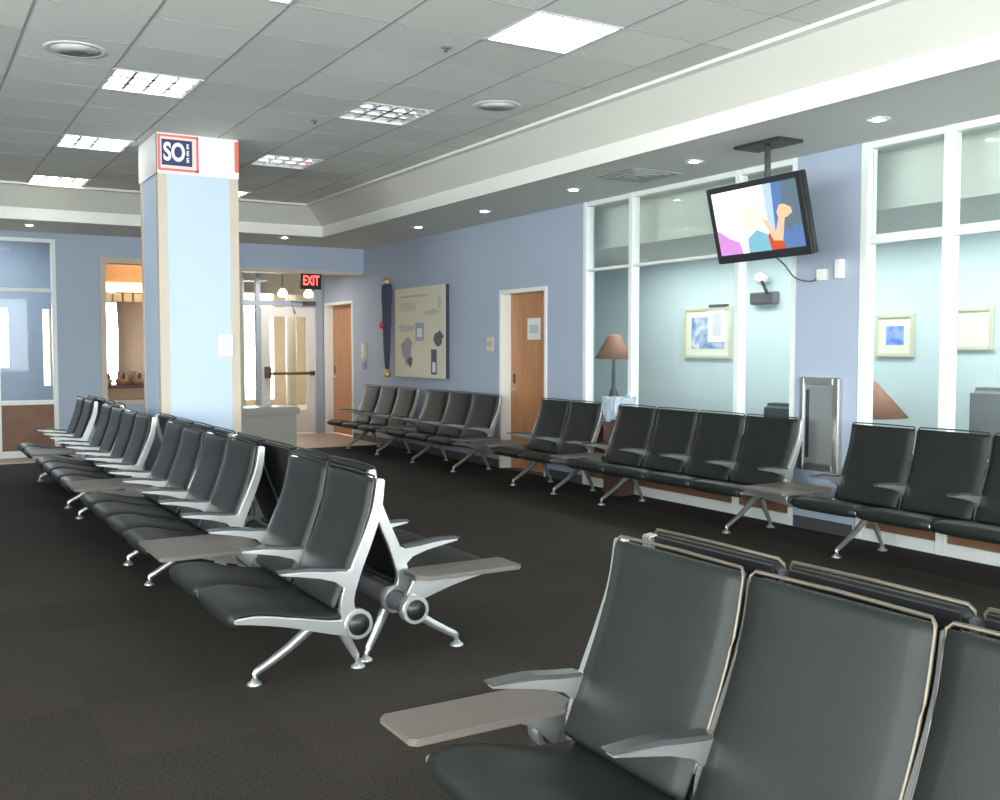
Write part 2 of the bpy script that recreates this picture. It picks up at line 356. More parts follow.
# back room behind the left storefront
bm = B()
def holed(bm, Y, X0, X1, Z1, holes, t=.15):
    cuts = sorted({X0, X1, *[h[0] for h in holes], *[h[1] for h in holes]})
    for a, b in zip(cuts, cuts[1:]):
        hs = [h for h in holes if h[0] <= a and h[1] >= b]
        if not hs: bx(bm, a, b, Y, Y+t, 0, Z1)
        else: bx(bm, a, b, Y, Y+t, 0, hs[0][2]); bx(bm, a, b, Y, Y+t, hs[0][3], Z1)
holed(bm, 18.6, XL, 2.3, 3.7, [(1.0, 1.56, 1.18, 2.16), (2.08, 2.3, .86, 2.16)])
struct('wall_store_far', bm, mat('slate_blue_paint', (.25, .31, .38), .8, noise=.05, nscale=2))
bm = B(); bx(bm, 2.3, 2.42, YF+.2, 18.75, 0, 3.7); bx(bm, XL-.15, XL, YF, 18.75, 0, 3.7); struct('wall_store_side', bm, MATS['slate_blue_paint'])
bm = B(); bx(bm, XL, 14, YF+.2, 28, 3.7, 3.8); struct('ceiling_concourse', bm, mat('beige_ceiling', (.55, .50, .42), .8, noise=.04))
# concourse
YE = 26
bm = B(); holed(bm, YE, 2.2, 14, 3.75, [(4.25, 5.6, .3, 2.6), (6.7, 8.5, .15, 3.4), (10.2, 11.6, .4, 3.0)]); struct('wall_concourse_far', bm, beige)
bm = B(); bx(bm, 13.9, 14.0, 17.0, YE, 0, 3.7); bx(bm, 6.46, 14.0, 17.0, 17.1, 0, 3.7); struct('wall_concourse_right', bm, beige)
bm = B(); bx(bm, 2.2, 2.3, 18.75, YE, 0, 3.7); struct('wall_concourse_left', bm, beige)
bm = B()
for x in (8.35, 9.15): lathe(bm, [(.13, 0), (.13, 3.7)], (x, 24.2, 0))
struct('column_concourse', bm, mat('pale_pillar', (.66, .68, .62), .5, noise=.05))
bm = B(); bx(bm, 4.5, 12, 20.2, 20.6, 2.62, 3.7); struct('trim_8', bm, mat('grey_bulkhead', (.20, .20, .20), .6, noise=.1))

# entrance of glass and aluminium at the back of the vestibule
ent = tag(empty('window_4'), kind='structure'); Y0 = 16.9
bm = B()
for x0, x1 in ((4.96, 5.02), (5.22, 5.30), (6.28, 6.42)): bx(bm, x0, x1, Y0, Y0+.1, 0, 3.0)
bx(bm, 4.4, 6.42, Y0+.005, Y0+.095, 2.22, 2.32); bx(bm, 4.4, 6.42, Y0+.005, Y0+.095, 2.94, 3.0)
obj('frame', bm, mat('grey_aluminium_frame', (.36, .40, .46), .4, metal=.2, noise=.03), ent, bevel=.004)
for x0, x1, z0, z1 in ((4.42, 4.96, .02, 2.22), (5.02, 5.22, .02, 2.22), (4.42, 6.28, 2.32, 2.94)):
    box_obj('glass_pane', (x0, x1, Y0+.045, Y0+.053, z0, z1), glass_m, ent)
dr = tag(empty('door_3'), kind='structure')
bm = B()
bx(bm, 5.31, 5.47, Y0+.02, Y0+.07, .02, 2.2); bx(bm, 6.12, 6.27, Y0+.02, Y0+.07, .02, 2.2)
bx(bm, 5.47, 6.12, Y0+.02, Y0+.07, .02, .42); bx(bm, 5.47, 6.12, Y0+.02, Y0+.07, 2.04, 2.2)
obj('door_stiles', bm, mat('off_white_door', (.70, .68, .64), .45, noise=.03), dr, bevel=.003)
box_obj('glass_pane', (5.47, 6.12, Y0+.04, Y0+.05, .42, 2.04), glass_m, dr)
bm = B(); tube(bm, [(5.42, Y0-.06, 1.06), (6.24, Y0-.06, 1.06)], .025); bx(bm, 5.36, 5.46, Y0-.07, Y0+.02, .98, 1.18); bx(bm, 6.18, 6.24, Y0-.07, Y0+.02, 1.02, 1.10)
obj('panic_bar', bm, mat('bronze_bar', (.14, .09, .06), .4, metal=.3, noise=.05), dr, bevel=.003)
bm = B(); tube(bm, [(5.9, Y0-.02, 2.1), (5.78, Y0-.16, 2.3), (6.2, Y0-.02, 2.27)], .012); bx(bm, 6.05, 6.27, Y0-.06, Y0+.02, 2.24, 2.31); obj('door_closer', bm, darkgrey, dr)
# concourse daylight
portal('window_light', (7.9, YE+.2, 1.8), (-pi/2, 0, 0), 8.5, 3.2)

# ------------------------------------------------------------------ column
bm = B(); CX0, CX1, CY0, CY1 = 2.07, 2.80, 9.60, 10.36
bx(bm, CX0, CX1, CY0, CY1, 0, ZC); struct('column', bm, blue_l)
bm = B(); g = .006; wd = .075
for cx, sx in ((CX0, 1), (CX1, -1)):
    for cy, sy in ((CY0, 1), (CY1, -1)):
        prism(bm, [(cx-sx*g, cy-sy*g), (cx+sx*wd, cy-sy*g), (cx+sx*wd, cy), (cx, cy), (cx, cy+sy*wd), (cx-sx*g, cy+sy*wd)], lambda p, q, t: (p, q, t), 0, 3.10)
struct('trim_7', bm, tan)
# banner around the top of the column
ban = empty('column_banner', ((CX0+CX1)/2, CY0, 3.1)); tag(ban, 'white banner wrapped round the top of the column with a navy and red SO logo', 'sign')
def W2L(o, bm):
    bmesh.ops.translate(bm, verts=bm.verts[:], vec=-Vector(o.location)); return bm
bm = B(); e = .014
pts = [(CX0-e, CY0-e), (CX1+e, CY0-e), (CX1+e, CY1+e), (CX0-e, CY1+e)]
for i in range(4):
    a, b = pts[i], pts[(i+1) % 4]; bx(bm, min(a[0], b[0])-.003, max(a[0], b[0])+.003, min(a[1], b[1])-.003, max(a[1], b[1])+.003, 3.10, ZC-.006)
obj('white_sheet', W2L(ban, bm), mat('white_vinyl', (.86, .86, .84), .5, noise=.01), ban)
yf = CY0-e-.003
def quad(bm, x0, x1, z0, z1, y=None, mi=0, t=.002):
    y = yf if y is None else y; bx(bm, x0, x1, y-t, y, z0, z1, mi)
bm = B(); X0, X1, Z0, Z1 = 2.085, 2.435, 3.125, 3.455
quad(bm, X0, X1, Z0, Z0+.022); quad(bm, X0, X1, Z1-.022, Z1); quad(bm, X1-.022, X1, Z0, Z1); quad(bm, X0-.02, X0+.004, Z0, Z1)
o = obj('red_border', W2L(ban, bm), red, ban)
bm = B(); quad(bm, X0+.004, X1-.022, Z0+.022, Z1-.022); obj('pink_margin', W2L(ban, bm), pink, ban)
bm = B(); quad(bm, X0+.015, X1-.06, Z0+.05, Z1-.045, yf-.002); obj('navy_box', W2L(ban, bm), navy, ban)
def text(name, body, size, m, parent, loc, rot=(pi/2, 0, 0), sx=1, ext=.001, bold=0):
    cu = bpy.data.curves.new(name, 'FONT'); cu.body = body; cu.size = size; cu.extrude = ext; cu.align_x = 'CENTER'; cu.align_y = 'CENTER'; cu.offset = bold
    t = bpy.data.objects.new('tmp_text', cu); COL.objects.link(t)
    dg = bpy.context.evaluated_depsgraph_get(); me = bpy.data.meshes.new_from_object(t.evaluated_get(dg)); bpy.data.objects.remove(t)
    me.materials.clear(); me.materials.append(m)
    o = bpy.data.objects.new(name, me); COL.objects.link(o); o.rotation_euler = rot; o.scale = (sx, 1, 1)
    o.location = Vector(loc) - (Vector(parent.location) if parent else Vector()); o.parent = parent
    return o
text('letters', 'SO', .225, mat('white_ink', (.85, .87, .9), .5), ban, (2.213, yf-.005, 3.29), sx=.68, bold=.007)
for k, z in enumerate((3.355, 3.293, 3.231)): text('small_letters', 'E', .06, MATS['white_ink'], ban, (2.335, yf-.005, z), sx=.8, bold=.002)
bm = B()
for k in range(9): quad(bm, 2.13+k*.032, 2.15+k*.032, 3.106, 3.118, yf)
obj('print_line', W2L(ban, bm), pink, ban)
bm = B(); quad(bm, CX1-.03, CX1+.012, 3.16, ZC-.02, yf); bx(bm, CX1+e+.003, CX1+e+.005, CY0-.01, CY0+.35, 3.16, 3.18); obj('right_edge_border', W2L(ban, bm), red, ban)

def plate(name, x0, x1, y0, y1, z0, z1, m, label, cat, bevel=.004, detail=None):
    root = empty(name, ((x0+x1)/2, (y0+y1)/2, z0)); tag(root, label, cat)
    bm = B(); bx(bm, x0, x1, y0, y1, z0, z1); obj('cover', W2L(root, bm), m, root, bevel=bevel)
    return root
p = plate('wall_notice', 2.59, 2.73, CY0-.03, CY0, 1.42, 1.63, paper, 'small white box mounted on the front of the blue column', 'notice')
bm = B(); bx(bm, 2.61, 2.71, CY0-.032, CY0-.0295, 1.46, 1.59); obj('face_panel', W2L(p, bm), mat('pale_grey_face', (.66, .68, .68), .5), p)

# ------------------------------------------------------------------ seating
CACHE = {}
def cached(key, fn):
    if key not in CACHE: CACHE[key] = fn()
    return CACHE[key]
BACK = spline([(-.082, .925), (-.060, .80), (-.018, .67), (.030, .55), (.078, .44), (.108, .372)], 4)
SEAT = spline([(.525, .345), (.545, .372), (.525, .398), (.42, .398), (.27, .362), (.13, .338), (.055, .345)], 4)
def off(path, d):
    out = []
    for i, (a, b) in enumerate(path):
        p, q = path[max(i-1, 0)], path[min(i+1, len(path)-1)]; t = Vector((q[0]-p[0], q[1]-p[1])).normalized()
        out.append((a - t.y*d, b + t.x*d))
    return out
def pad_mesh(path, w, th, puff):
    """cushion swept across the width with soft edges; puff = crown height in the middle"""
    bm = B(); nu = 10; n = len(path)
    tops = []; bots = []
    for i in range(n):
        e = min(1, min(i, n-1-i)/2.2); rt = []; rb = []
        for k in range(nu+1):
            s = -1 + 2*k/nu; edge = 1 - abs(s)**6; c = (.35 + .65*edge) * (.5 + .5*e)
            u = s*(w/2) * (1 if e > .4 else .985)
            d = off(path, th*.5*c + puff*edge*e)[i]; b = off(path, -th*.5*c)[i]
            rt.append(bm.verts.new((d[0], u, d[1]))); rb.append(bm.verts.new((b[0], u, b[1])))
        tops.append(rt); bots.append(rb)
    for G in (tops, bots):
        for i in range(n-1):
            for k in range(nu): bm.faces.new((G[i][k], G[i+1][k], G[i+1][k+1], G[i][k+1])).smooth = True
    for i in range(n-1):
        for k in (0, nu): bm.faces.new((tops[i][k], tops[i+1][k], bots[i+1][k], bots[i][k])).smooth = True
    for k in range(nu):
        for i in (0, n-1): bm.faces.new((tops[i][k], tops[i][k+1], bots[i][k+1], bots[i][k])).smooth = True
    return mesh('cushion', bm, leather)
def back_me(w): return pad_mesh(BACK[::-1], w-.03, .034, .006)
def seat_me(w): return pad_mesh(SEAT[::-1], w-.012, .034, .008)
def piping_me(w, m):
    bm = B(); h = (w-.03)/2 + .002
    P = [(a, -h, b) for a, b in BACK[:-4]][::-1] + [(a, h, b) for a, b in BACK[:-4]]
    P = P[:len(BACK)-4] + [(-.088, -h+.012, .938), (-.09, 0, .941), (-.088, h-.012, .938)] + P[len(BACK)-4:]
    tube(bm, P, .005, seg=6); return mesh('piping', bm, m)
def shell_me(w):
    bm = B()
    bk = off(BACK, -.020); f2 = off(BACK, -.030)
    prism(bm, bk + f2[::-1], lambda p, q, t: (p, t, q), -(w/2-.03), w/2-.03); return mesh('back_shell', bm, blackp)
def ribbon(bm, pts, wid, u0, u1, mi=0):
    """tapering blade in the v-z plane, extruded across u"""
    L, R = [], []
    for i, p in enumerate(pts):
        a, b = Vector(pts[max(i-1, 0)]), Vector(pts[min(i+1, len(pts)-1)]); t = (b-a).normalized(); nrm = Vector((-t.y, t.x))
        L.append(Vector(p) + nrm*wid[i]/2); R.append(Vector(p) - nrm*wid[i]/2)
    prism(bm, [tuple(v) for v in L] + [tuple(v) for v in R[::-1]], lambda p, q, t: (p, t, q), u0, u1, mi)
def lerp_w(n, vals):
    out = []
    for i in range(n):
        x = i/(n-1)*(len(vals)-1); k = min(int(x), len(vals)-2); out.append(vals[k] + (vals[k+1]-vals[k])*(x-k))
    return out
def annulus(bm, r0, r1, u0, u1, c=(0, .295), seg=28):
    R = []
    for r, u in ((r1, u0), (r1, u1), (r0, u1), (r0, u0)):
        R.append([bm.verts.new((c[0]+r*cos(2*pi*k/seg), u, c[1]+r*sin(2*pi*k/seg))) for k in range(seg)])
    for i in range(4):
        a, b = R[i], R[(i+1) % 4]
        for k in range(seg):
            f = bm.faces.new((a[k], a[(k+1) % seg], b[(k+1) % seg], b[k])); f.smooth = i in (0, 2)
def side_frame_me():
    bm = B(); t = .019
    P = spline([(.03, .30), (.050, .40), (.012, .525), (-.045, .66), (-.092, .79), (-.112, .925)], 5)
    ribbon(bm, P, lerp_w(len(P), [.085, .062, .054, .050, .045, .036]), -t, t)
    Q = spline([(.02, .285), (.13, .30), (.31, .345), (.45, .372), (.545, .378)], 5)
    ribbon(bm, Q, lerp_w(len(Q), [.085, .058, .042, .038, .018]), -t, t)
    annulus(bm, .046, .066, -.026, .026)
    return mesh('side_frame', bm, alu, .004)
def ring_me():
    bm = B(); annulus(bm, .046, .066, -.03, .03); return mesh('beam_collar', bm, alu, .003)
def cap_me():
    bm = B(); lathe(bm, [(0, -.034), (.0465, -.034), (.0465, .034), (0, .034)], seg=28); bmesh.ops.rotate(bm, verts=bm.verts[:], matrix=Matrix.Rotation(pi/2, 3, 'X')); bmesh.ops.translate(bm, verts=bm.verts[:], vec=(0, 0, .295)); return mesh('end_cap', bm, blackp, .002)
def mid_frame_me():
    bm = B(); t = .010
    P = spline([(.03, .30), (.060, .40), (.03, .51), (-.035, .66), (-.082, .79), (-.100, .915)], 4)
    ribbon(bm, P, lerp_w(len(P), [.07, .05, .035, .028, .026, .02]), -t, t)
    Q = spline([(.02, .285), (.13, .295), (.31, .335), (.45, .36), (.535, .362)], 4)
    ribbon(bm, Q, lerp_w(len(Q), [.07, .045, .03, .025, .015]), -t, t)
    return mesh('seat_divider', bm, darkgrey, .003)
def nub_me():
    bm = B(); lathe(bm, [(0, -.016), (.012, -.012), (.016, 0), (.012, .012), (0, .016)], seg=10); return mesh('front_stud', bm, steel)
def arm_me():
    bm = B()
    pts = [(-.01, .565), (.030, .543), (.07, .537), (.22, .555), (.345, .556), (.352, .548), (.26, .532), (.176, .516), (.10, .492), (.062, .458), (.035, .43)]
    prism(bm, pts, lambda p, q, t: (p, t, q), -.020, .020); return mesh('armrest', bm, alu, .006)
def armpad_me():
    bm = B(); P = spline([(.05, .541), (.14, .549), (.23, .560), (.358, .560)], 4)
    ribbon(bm, P, lerp_w(len(P), [.012, .014, .014, .006]), -.027, .027); return mesh('arm_pad', bm, mat('polished_dark_pad', (.10, .105, .11), .22, metal=.4, noise=.05), .004)
def leg_me(front):
    bm = B()
    P = spline([(.02, 0, .27), (.10, 0, .225), (.21, 0, .145), (.315, 0, .082), (.362, 0, .055), (.37, 0, .018)] if front else [(-.01, 0, .27), (-.045, 0, .19), (-.085, 0, .11), (-.115, 0, .055), (-.125, 0, .018)], 4)
    tube(bm, P, lerp_w(len(P), [.030, .026, .022, .019, .017, .013]), seg=10, flat=.75)
    lathe(bm, [(0, 0), (.034, 0), (.034, .008), (.018, .018), (.012, .03), (0, .03)], (P[-1][0], 0, 0), 18)
    return mesh('leg', bm, alu)
def table_me(w, c):
    bm = B(); h = w/2-.01; z0, z1 = .417, .438
    pts = [(.03, -h+.05), (.09, -h), (.57, -h), (.59, -h+.02), (.59, h-.02), (.57, h), (.09, h), (.03, h-.05)]
    prism(bm, pts, lambda p, q, t: (p, q, t), z0, z1); return mesh('table_top', bm, lamin, .004)
def bracket_me():
    bm = B(); prism(bm, [(.0, .33), (.05, .415), (.30, .415), (.22, .395), (.12, .345), (.05, .28)], lambda p, q, t: (p, t, q), -.014, .014)
    bx(bm, .04, .40, -.05, .05, .405, .4165); lathe(bm, [(0, 0), (.012, .002), (.012, .018), (0, .02)], (.46, 0, .397), 10)
    return mesh('table_bracket', bm, alu, .003)
def bench(cx, y0, face, slots, legs, label, group=None, cat='bench', pipe='dark'):
    """slots from the near end: ('S'|'T', width); face 'L' looks toward -X, 'R' toward +X"""
    s = -1 if face == 'L' else 1
    root = empty('airport_bench', (cx, y0, 0), pi if face == 'L' else 0); tag(root, label, cat, group or 'grey leather bench seating of the waiting room')
    L = sum(w for _, w in slots)
    def at(name, me, d, par=root): return put(name, me, par, (0, s*d, 0))
    bm = B(); annulus(bm, .036, .044, min(0, s*L)+.05, max(0, s*L)-.05)
    obj('beam', bm, darkgrey, root)
    d = 0; prev = None; bounds = []
    for k, (kind, w) in enumerate(slots):
        m = d + w/2
        if kind == 'S':
            at('seat_cushion', cached(('seat', w), lambda: seat_me(w)), m)
            b = at('back_cushion', cached(('back', w), lambda: back_me(w)), m)
            put('piping', cached(('pipe', w, pipe), lambda: piping_me(w, piping if pipe == 'bronze' else mat('black_piping', (.02, .022, .022), .4))), b)
            at('back_shell', cached(('shell', w), lambda: shell_me(w)), m)
        else:
            t = at('table_top', cached(('table', w), lambda: table_me(w, 0)), m); put('table_bracket', cached('brk', bracket_me), t)
        nxt = slots[k+1][0] if k+1 < len(slots) else None
        if k == 0: bounds.append((0, None, kind))
        d += w; bounds.append((d, kind, nxt))
    for d, a, b in bounds:
        if a == 'S' and b == 'S':
            at('seat_divider', cached('mid', mid_frame_me), d); at('front_stud', cached('nub', nub_me), d).location += Vector((-s*0+0, 0, 0))
        elif 'S' in (a, b): at('side_frame', cached('side', side_frame_me), d if a and b else d + (.019 if a is None else -.019))
        if a is None or b is None:
            dd = d + (.025 if a is None else -.025)
            if 'S' not in (a, b): at('beam_collar', cached('ring', ring_me), dd)
            at('end_cap', cached('cap', cap_me), dd)
        if 'S' in (a, b):
            ar = at('armrest', cached('arm', arm_me), d if a and b else d + (.02 if a is None else -.02)); put('arm_pad', cached('armpad', armpad_me), ar)
    for l in legs:
        for f in (True, False): at('leg', cached(('leg', f), lambda: leg_me(f)), l)
    for o in root.children:
        if o.name.startswith('front_stud'): o.location.x = .538; o.location.z = .372
    return root
P1 = .572; SS = [('S', P1)]*2; FIVE = SS + [('T', P1)] + SS
bench(1.69, 4.05, 'L', FIVE, (.31, 2.52), 'centre bench of left-facing seats whose aluminium A-shaped end frame stands nearest the camera')
bench(1.69, 4.05+5*P1+.03, 'L', FIVE, (.32, 2.53), 'left-facing bench in the middle of the centre row, left of the blue column')
bench(1.69, 4.05+10*P1+.06, 'L', FIVE, (.32, 2.53), 'left-facing bench at the far end of the centre row beside the storefront glass')
bench(2.01, 4.14, 'R', [('T', .25)] + [('S', P1)]*4, (.29, 2.2), 'right-facing bench with taupe end table, back to back with the nearest centre bench')
bench(2.01, 6.72, 'R', [('S', P1)]*4 + [('T', .25)], (.3, 2.2), 'right-facing bench hidden behind the middle centre bench, just before the blue column')
bench(2.01, 10.6, 'R', [('S', P1)]*4, (.3, 2.0), 'right-facing bench beyond the blue column, backs showing over the far end of the centre row')
bench(1.75, -.365, 'L', [('S', .555)]*5 + [('T', .25)], (.4, 2.55), 'large foreground bench with black leather seats, small taupe table and bronze piping', pipe='bronze')
bench(2.09, -.335, 'R', [('S', .555)]*5, (.4, 2.5), 'foreground bench behind the large one, only the tops of its backs showing', pipe='bronze')
bench(6.10, 12.67, 'L', [('S', .61)]*3, (.35, 1.4), 'three-seat bench along the right wall under the notice board, farthest from the camera')
bench(6.10, 10.13, 'L', [('T', .3)] + [('S', .64)]*3 + [('T', .26)], (.62, 1.75), 'three-seat bench along the right wall between the notice board and the orange door')
bench(6.10, 8.36, 'L', [('S', .57)]*2 + [('T', .45)], (.2, 1.0), 'two-seat bench in front of the blue wall to the right of the orange door')
bench(6.10, 5.21, 'L', [('T', .5)] + [('S', .59)]*4 + [('T', .27)], (.83, 2.53), 'four-seat bench before the glass partition below the television, table at its near end')
bench(6.10, 5.19-4*.575, 'L', [('S', .575)]*4, (.4, 2.03), 'bench at the right edge before the right-hand glass partition')

# ------------------------------------------------------------------ television
tv = empty('television', (5.69, 5.71, 2.48)); tv.rotation_euler = (0, 0, 0); tag(tv, 'black flat television hanging from the soffit on a pole, screen lit', 'television')
yaw, tilt = -.06, .24
nrm = Vector((-cos(yaw)*cos(tilt), -sin(yaw)*cos(tilt), -sin(tilt))); rt = Vector((sin(yaw), -cos(yaw), 0)); upv = (nrm.cross(rt)).normalized()
if upv.z < 0: upv = -upv
M3 = Matrix((rt, upv, nrm)).transposed()      # local x right, y up, z toward viewer
def tvbm(): return B()
def tvput(name, bm, m, parent=tv, bevel=0):
    bmesh.ops.rotate(bm, verts=bm.verts[:], matrix=M3); return obj(name, bm, m, parent, bevel=bevel)
w2, h2 = .52, .305
bm = B(); bx(bm, -w2, w2, -h2, h2, -.075, -.012); bx(bm, -.3, .3, -.2, .2, -.115, -.07); tvput('casing', bm, blackp, bevel=.01)
bm = B()
bw = .045
frame4(bm, lambda m, a, b, c, d: bx(m, a, b, c, d, -.02, .006), -w2, w2, -h2, h2, bw, bw, bw+.02, bw)
tvput('bezel', bm, mat('gloss_black', (.02, .02, .022), .3, noise=.05), bevel=.004)
def em(name, c, s): return mat(name, tuple(x*.3 for x in c), .3, emit=c, es=s)
sx0, sx1, sy0, sy1 = -w2+bw, w2-bw, -h2+bw+.02, h2-bw
pic = [em('screen_white', (1, 1, .98), 1.1), em('screen_blue', (.12, .24, .50), .5), em('screen_teal', (.22, .50, .62), .6), em('screen_skin', (1, .55, .35), .6), em('screen_orange', (.70, .10, .03), .5), em('screen_pink', (.70, .30, .72), .6), em('screen_grey', (.16, .24, .30), .4), em('screen_cream', (1, .86, .62), .7), em('screen_pale', (.5, .65, 1), .6)]
bm = B(); bx(bm, sx0, sx1, sy0, sy1, -.01, -.004); scr = tvput('screen', bm, pic[0])
def U(u, v): return (sx0 + (sx1-sx0)*u, sy0 + (sy1-sy0)*v)
shapes = [(1, [(.62, 0), (1, 0), (1, 1), (.66, 1)]), (8, [(.62, 0), (.68, 0), (.72, 1), (.62, 1)]), (6, [(.80, .3), (1, .15), (1, 1), (.82, 1)]), (2, [(.35, 0), (.64, 0), (.60, .25), (.48, .34), (.36, .22)]), (5, [(0, 0), (.28, 0), (.26, .18), (.14, .26), (.04, .38), (0, .40)]),
          (7, [(.30, .36), (.55, .34), (.58, .55), (.48, .68), (.34, .66), (.28, .52)]), (4, [(.62, 0), (.78, 0), (.76, .14), (.70, .20), (.64, .32), (.60, .22)]), (3, [(.56, .50), (.62, .46), (.71, .20), (.66, .14)]), (3, [(.66, .14), (.76, .12), (.83, .52), (.76, .50)]), (3, [(.75, .48), (.84, .46), (.91, .52), (.90, .60), (.83, .66), (.78, .66), (.74, .56)]),
          (1, [(.84, 0), (1, 0), (1, .30), (.90, .34)])]
for k, (mi, pl) in enumerate(shapes):
    bm = B(); z = -.0038 + k*.0004; prism(bm, [U(*p) for p in pl], lambda p, q, t: (p, q, t), z, z+.0003)
    tvput('screen_image', bm, pic[mi], scr)
bm = B(); tube(bm, [(.11, .0, -.02), (.11, .0, .28), (.11, 0, .6-.005)], .024, seg=12)
obj('mount_pole', bm, darkgrey, tv)
bm = B(); bx(bm, -.02, .24, -.24, .24, .575, .599); obj('ceiling_plate', bm, mat('black_mount', (.03, .03, .03), .5), tv, bevel=.004)
bm = B(); bx(bm, .07, .14, -.12, .12, -.10, .2); obj('mount_bracket', bm, darkgrey, tv, bevel=.004)

# cable and outlets on the pier
for y, z, nm, lab in ((5.70, 2.09, 'power_outlet', 'small white outlet with plug on the blue pier right of the television, the left one'), (5.52, 2.12, 'wall_jack', 'small white upright box on the blue pier next to the partition frame, the right one')):
    r = empty(nm, (XR, y, z)); tag(r, lab, 'outlet')
    if y > 5.6: bm = B(); bx(bm, -.05, 0, -.045, .045, -.045, .045); obj('plug', bm, white, r, bevel=.006); bm = B(); bx(bm, -.03, 0, -.03, .03, .05, .09); obj('socket', bm, mat('grey_plug', (.4, .4, .42), .5), r, bevel=.004)
    else: bm = B(); bx(bm, -.06, 0, -.03, .03, -.07, .08); obj('housing', bm, white, r, bevel=.006); bm = B(); bx(bm, -.04, 0, .03, .06, -.06, .02); obj('side_socket', bm, MATS['grey_plug'], r, bevel=.004)
bm = B(); P = spline([(5.80, 5.62, 2.20), (6.0, 5.72, 2.16), (6.2, 5.78, 2.06), (6.36, 5.76, 2.04), (6.42, 5.74, 2.08)], 5); tube(bm, P, .006, seg=6)
tag(obj('power_cable', bm, darkgrey), 'thin dark cable running from the television to the outlet on the blue pier', 'cable')

# fire extinguisher cabinet on the pier
fc = empty('extinguisher_cabinet', (XR, 5.70, .5)); tag(fc, 'brushed steel fire cabinet with narrow dark window on the blue pier', 'cabinet')
bm = B(); y0, y1, h = -.205, .205, .76
frame4(bm, lambda m, *a: bx(m, -.05, 0, *a), y0, y1, 0, h, .06, .05, .06, .06)
obj('frame', bm, steel, fc, bevel=.008)
bm = B(); bx(bm, -.035, 0, y0+.06, y1-.05, .06, h-.06); obj('door', bm, mat('grey_steel_door', (.36, .38, .38), .4, metal=.5, noise=.06), fc)
bm = B(); bx(bm, -.038, -.034, y1-.10, y1-.065, .10, h-.10); obj('vision_panel', bm, mat('dark_window', (.05, .05, .08), .2), fc)

# ------------------------------------------------------------------ notice board, furled flag, switches
nb = empty('display_board', (XR, 12.98, 1.08)); tag(nb, 'large cream display board with collage of pictures on the blue wall', 'display board')
bm = B(); bx(bm, -.05, -.006, -.80, .83, 0, 1.29); obj('backing', bm, mat('navy_board_edge', (.035, .045, .08), .5), nb)
bm = B(); bx(bm, -.058, -.050, -.785, .83, .0, 1.29); obj('face', bm, mat('cream_card', (.72, .68, .52), .6, noise=.04, nscale=3), nb)
def sticker(name, ya, yb, za, zb, m, d=0, blob=False):
    bm = B()
    ya, yb, za, zb = ya-12.98, yb-12.98, za-1.08, zb-1.08
    if blob:
        random.seed(name + str(ya)); cy, cz = (ya+yb)/2, (za+zb)/2; n = 14
        pts = [(cy+(yb-ya)/2*cos(2*pi*k/n)*random.uniform(.55, 1.1), cz+(zb-za)/2*sin(2*pi*k/n)*random.uniform(.55, 1.1)) for k in range(n)]
        prism(bm, pts, lambda p, q, t: (t, p, q), -.0605-d, -.058)
    else: bx(bm, -.060-d, -.058, ya, yb, za, zb)
    return obj(name, bm, m, nb)
faint = mat('faint_grey_ink', (.50, .50, .47), .6); fblue = mat('faint_blue_ink', (.34, .38, .48), .6); blk = mat('black_ink', (.07, .075, .08), .6)
sticker('headline', 12.75, 13.60, 2.23, 2.26, mat('rust_ink', (.60, .42, .30), .6)); sticker('photo', 12.45, 12.62, 1.13, 1.48, navy)
sticker('photo', 12.85, 13.12, 1.60, 1.86, fblue); sticker('photo', 12.48, 12.58, 1.16, 1.30, paper, .001); sticker('photo', 12.90, 13.06, 1.66, 1.78, paper, .001)
sticker('photo', 12.22, 12.55, 1.50, 1.74, blk, blob=True); sticker('photo', 13.20, 13.62, 1.26, 1.72, ink, blob=True); sticker('photo', 13.15, 13.70, 1.72, 1.86, faint, blob=True)
sticker('photo', 12.30, 12.85, 1.95, 2.05, faint, blob=True); sticker('photo', 12.30, 12.42, 2.0, 2.25, faint, blob=True)
sticker('text_block', 13.1, 13.65, 2.04, 2.16, mat('faint_tan_ink', (.62, .58, .46), .6)); sticker('photo', 13.20, 13.40, 1.22, 1.40, blk, .001, blob=True)
fl = empty('furled_flag', (XR-.09, 14.03, 1.05)); tag(fl, 'dark navy furled flag hanging upright with gold ends left of the display board', 'flag')
bm = B(); prof = [(.03, .10), (.055, .2), (.075, .45), (.085, .75), (.10, .82), (.095, .95), (.11, 1.25), (.10, 1.40), (.05, 1.42)]
for k in range(1):
    seg = 18; rings = []
    for r, z in prof: rings.append([bm.verts.new((.55*r*(1+.18*cos(5*a))*cos(a), r*(1+.18*cos(5*a))*sin(a), z)) for a in [2*pi*j/seg for j in range(seg)]])
    for i in range(len(prof)-1):
        for j in range(seg): bm.faces.new((rings[i][j], rings[i][(j+1) % seg], rings[i+1][(j+1) % seg], rings[i+1][j])).smooth = True
    bm.faces.new(rings[0]); bm.faces.new(rings[-1])
obj('flag_cloth', bm, mat('navy_cloth', (.045, .05, .085), .8, noise=.2), fl)
bm = B(); lathe(bm, [(0, 1.38), (.05, 1.40), (.07, 1.45), (.05, 1.50), (0, 1.52)], seg=16); lathe(bm, [(0, 0), (.06, .02), (.05, .06), (.045, .12), (.02, .14)], seg=16); tube(bm, [(0, 0, .1), (0, 0, 1.45)], .014)
obj('gold_ends', bm, gold, fl)
bm = B(); lathe(bm, [(0, .74), (.04, .75), (.055, .79), (.04, .83), (0, .84)], (-.04, .07, 0), 14); obj('red_tassel', bm, mat('red_cloth', (.55, .06, .07), .7), fl)
r = plate('light_switch', XR-.012, XR, 10.98, 11.15, 1.46, 1.64, mat('ivory_plastic', (.66, .60, .46), .5), 'ivory light switch plate on the blue wall left of the orange door', 'switch')
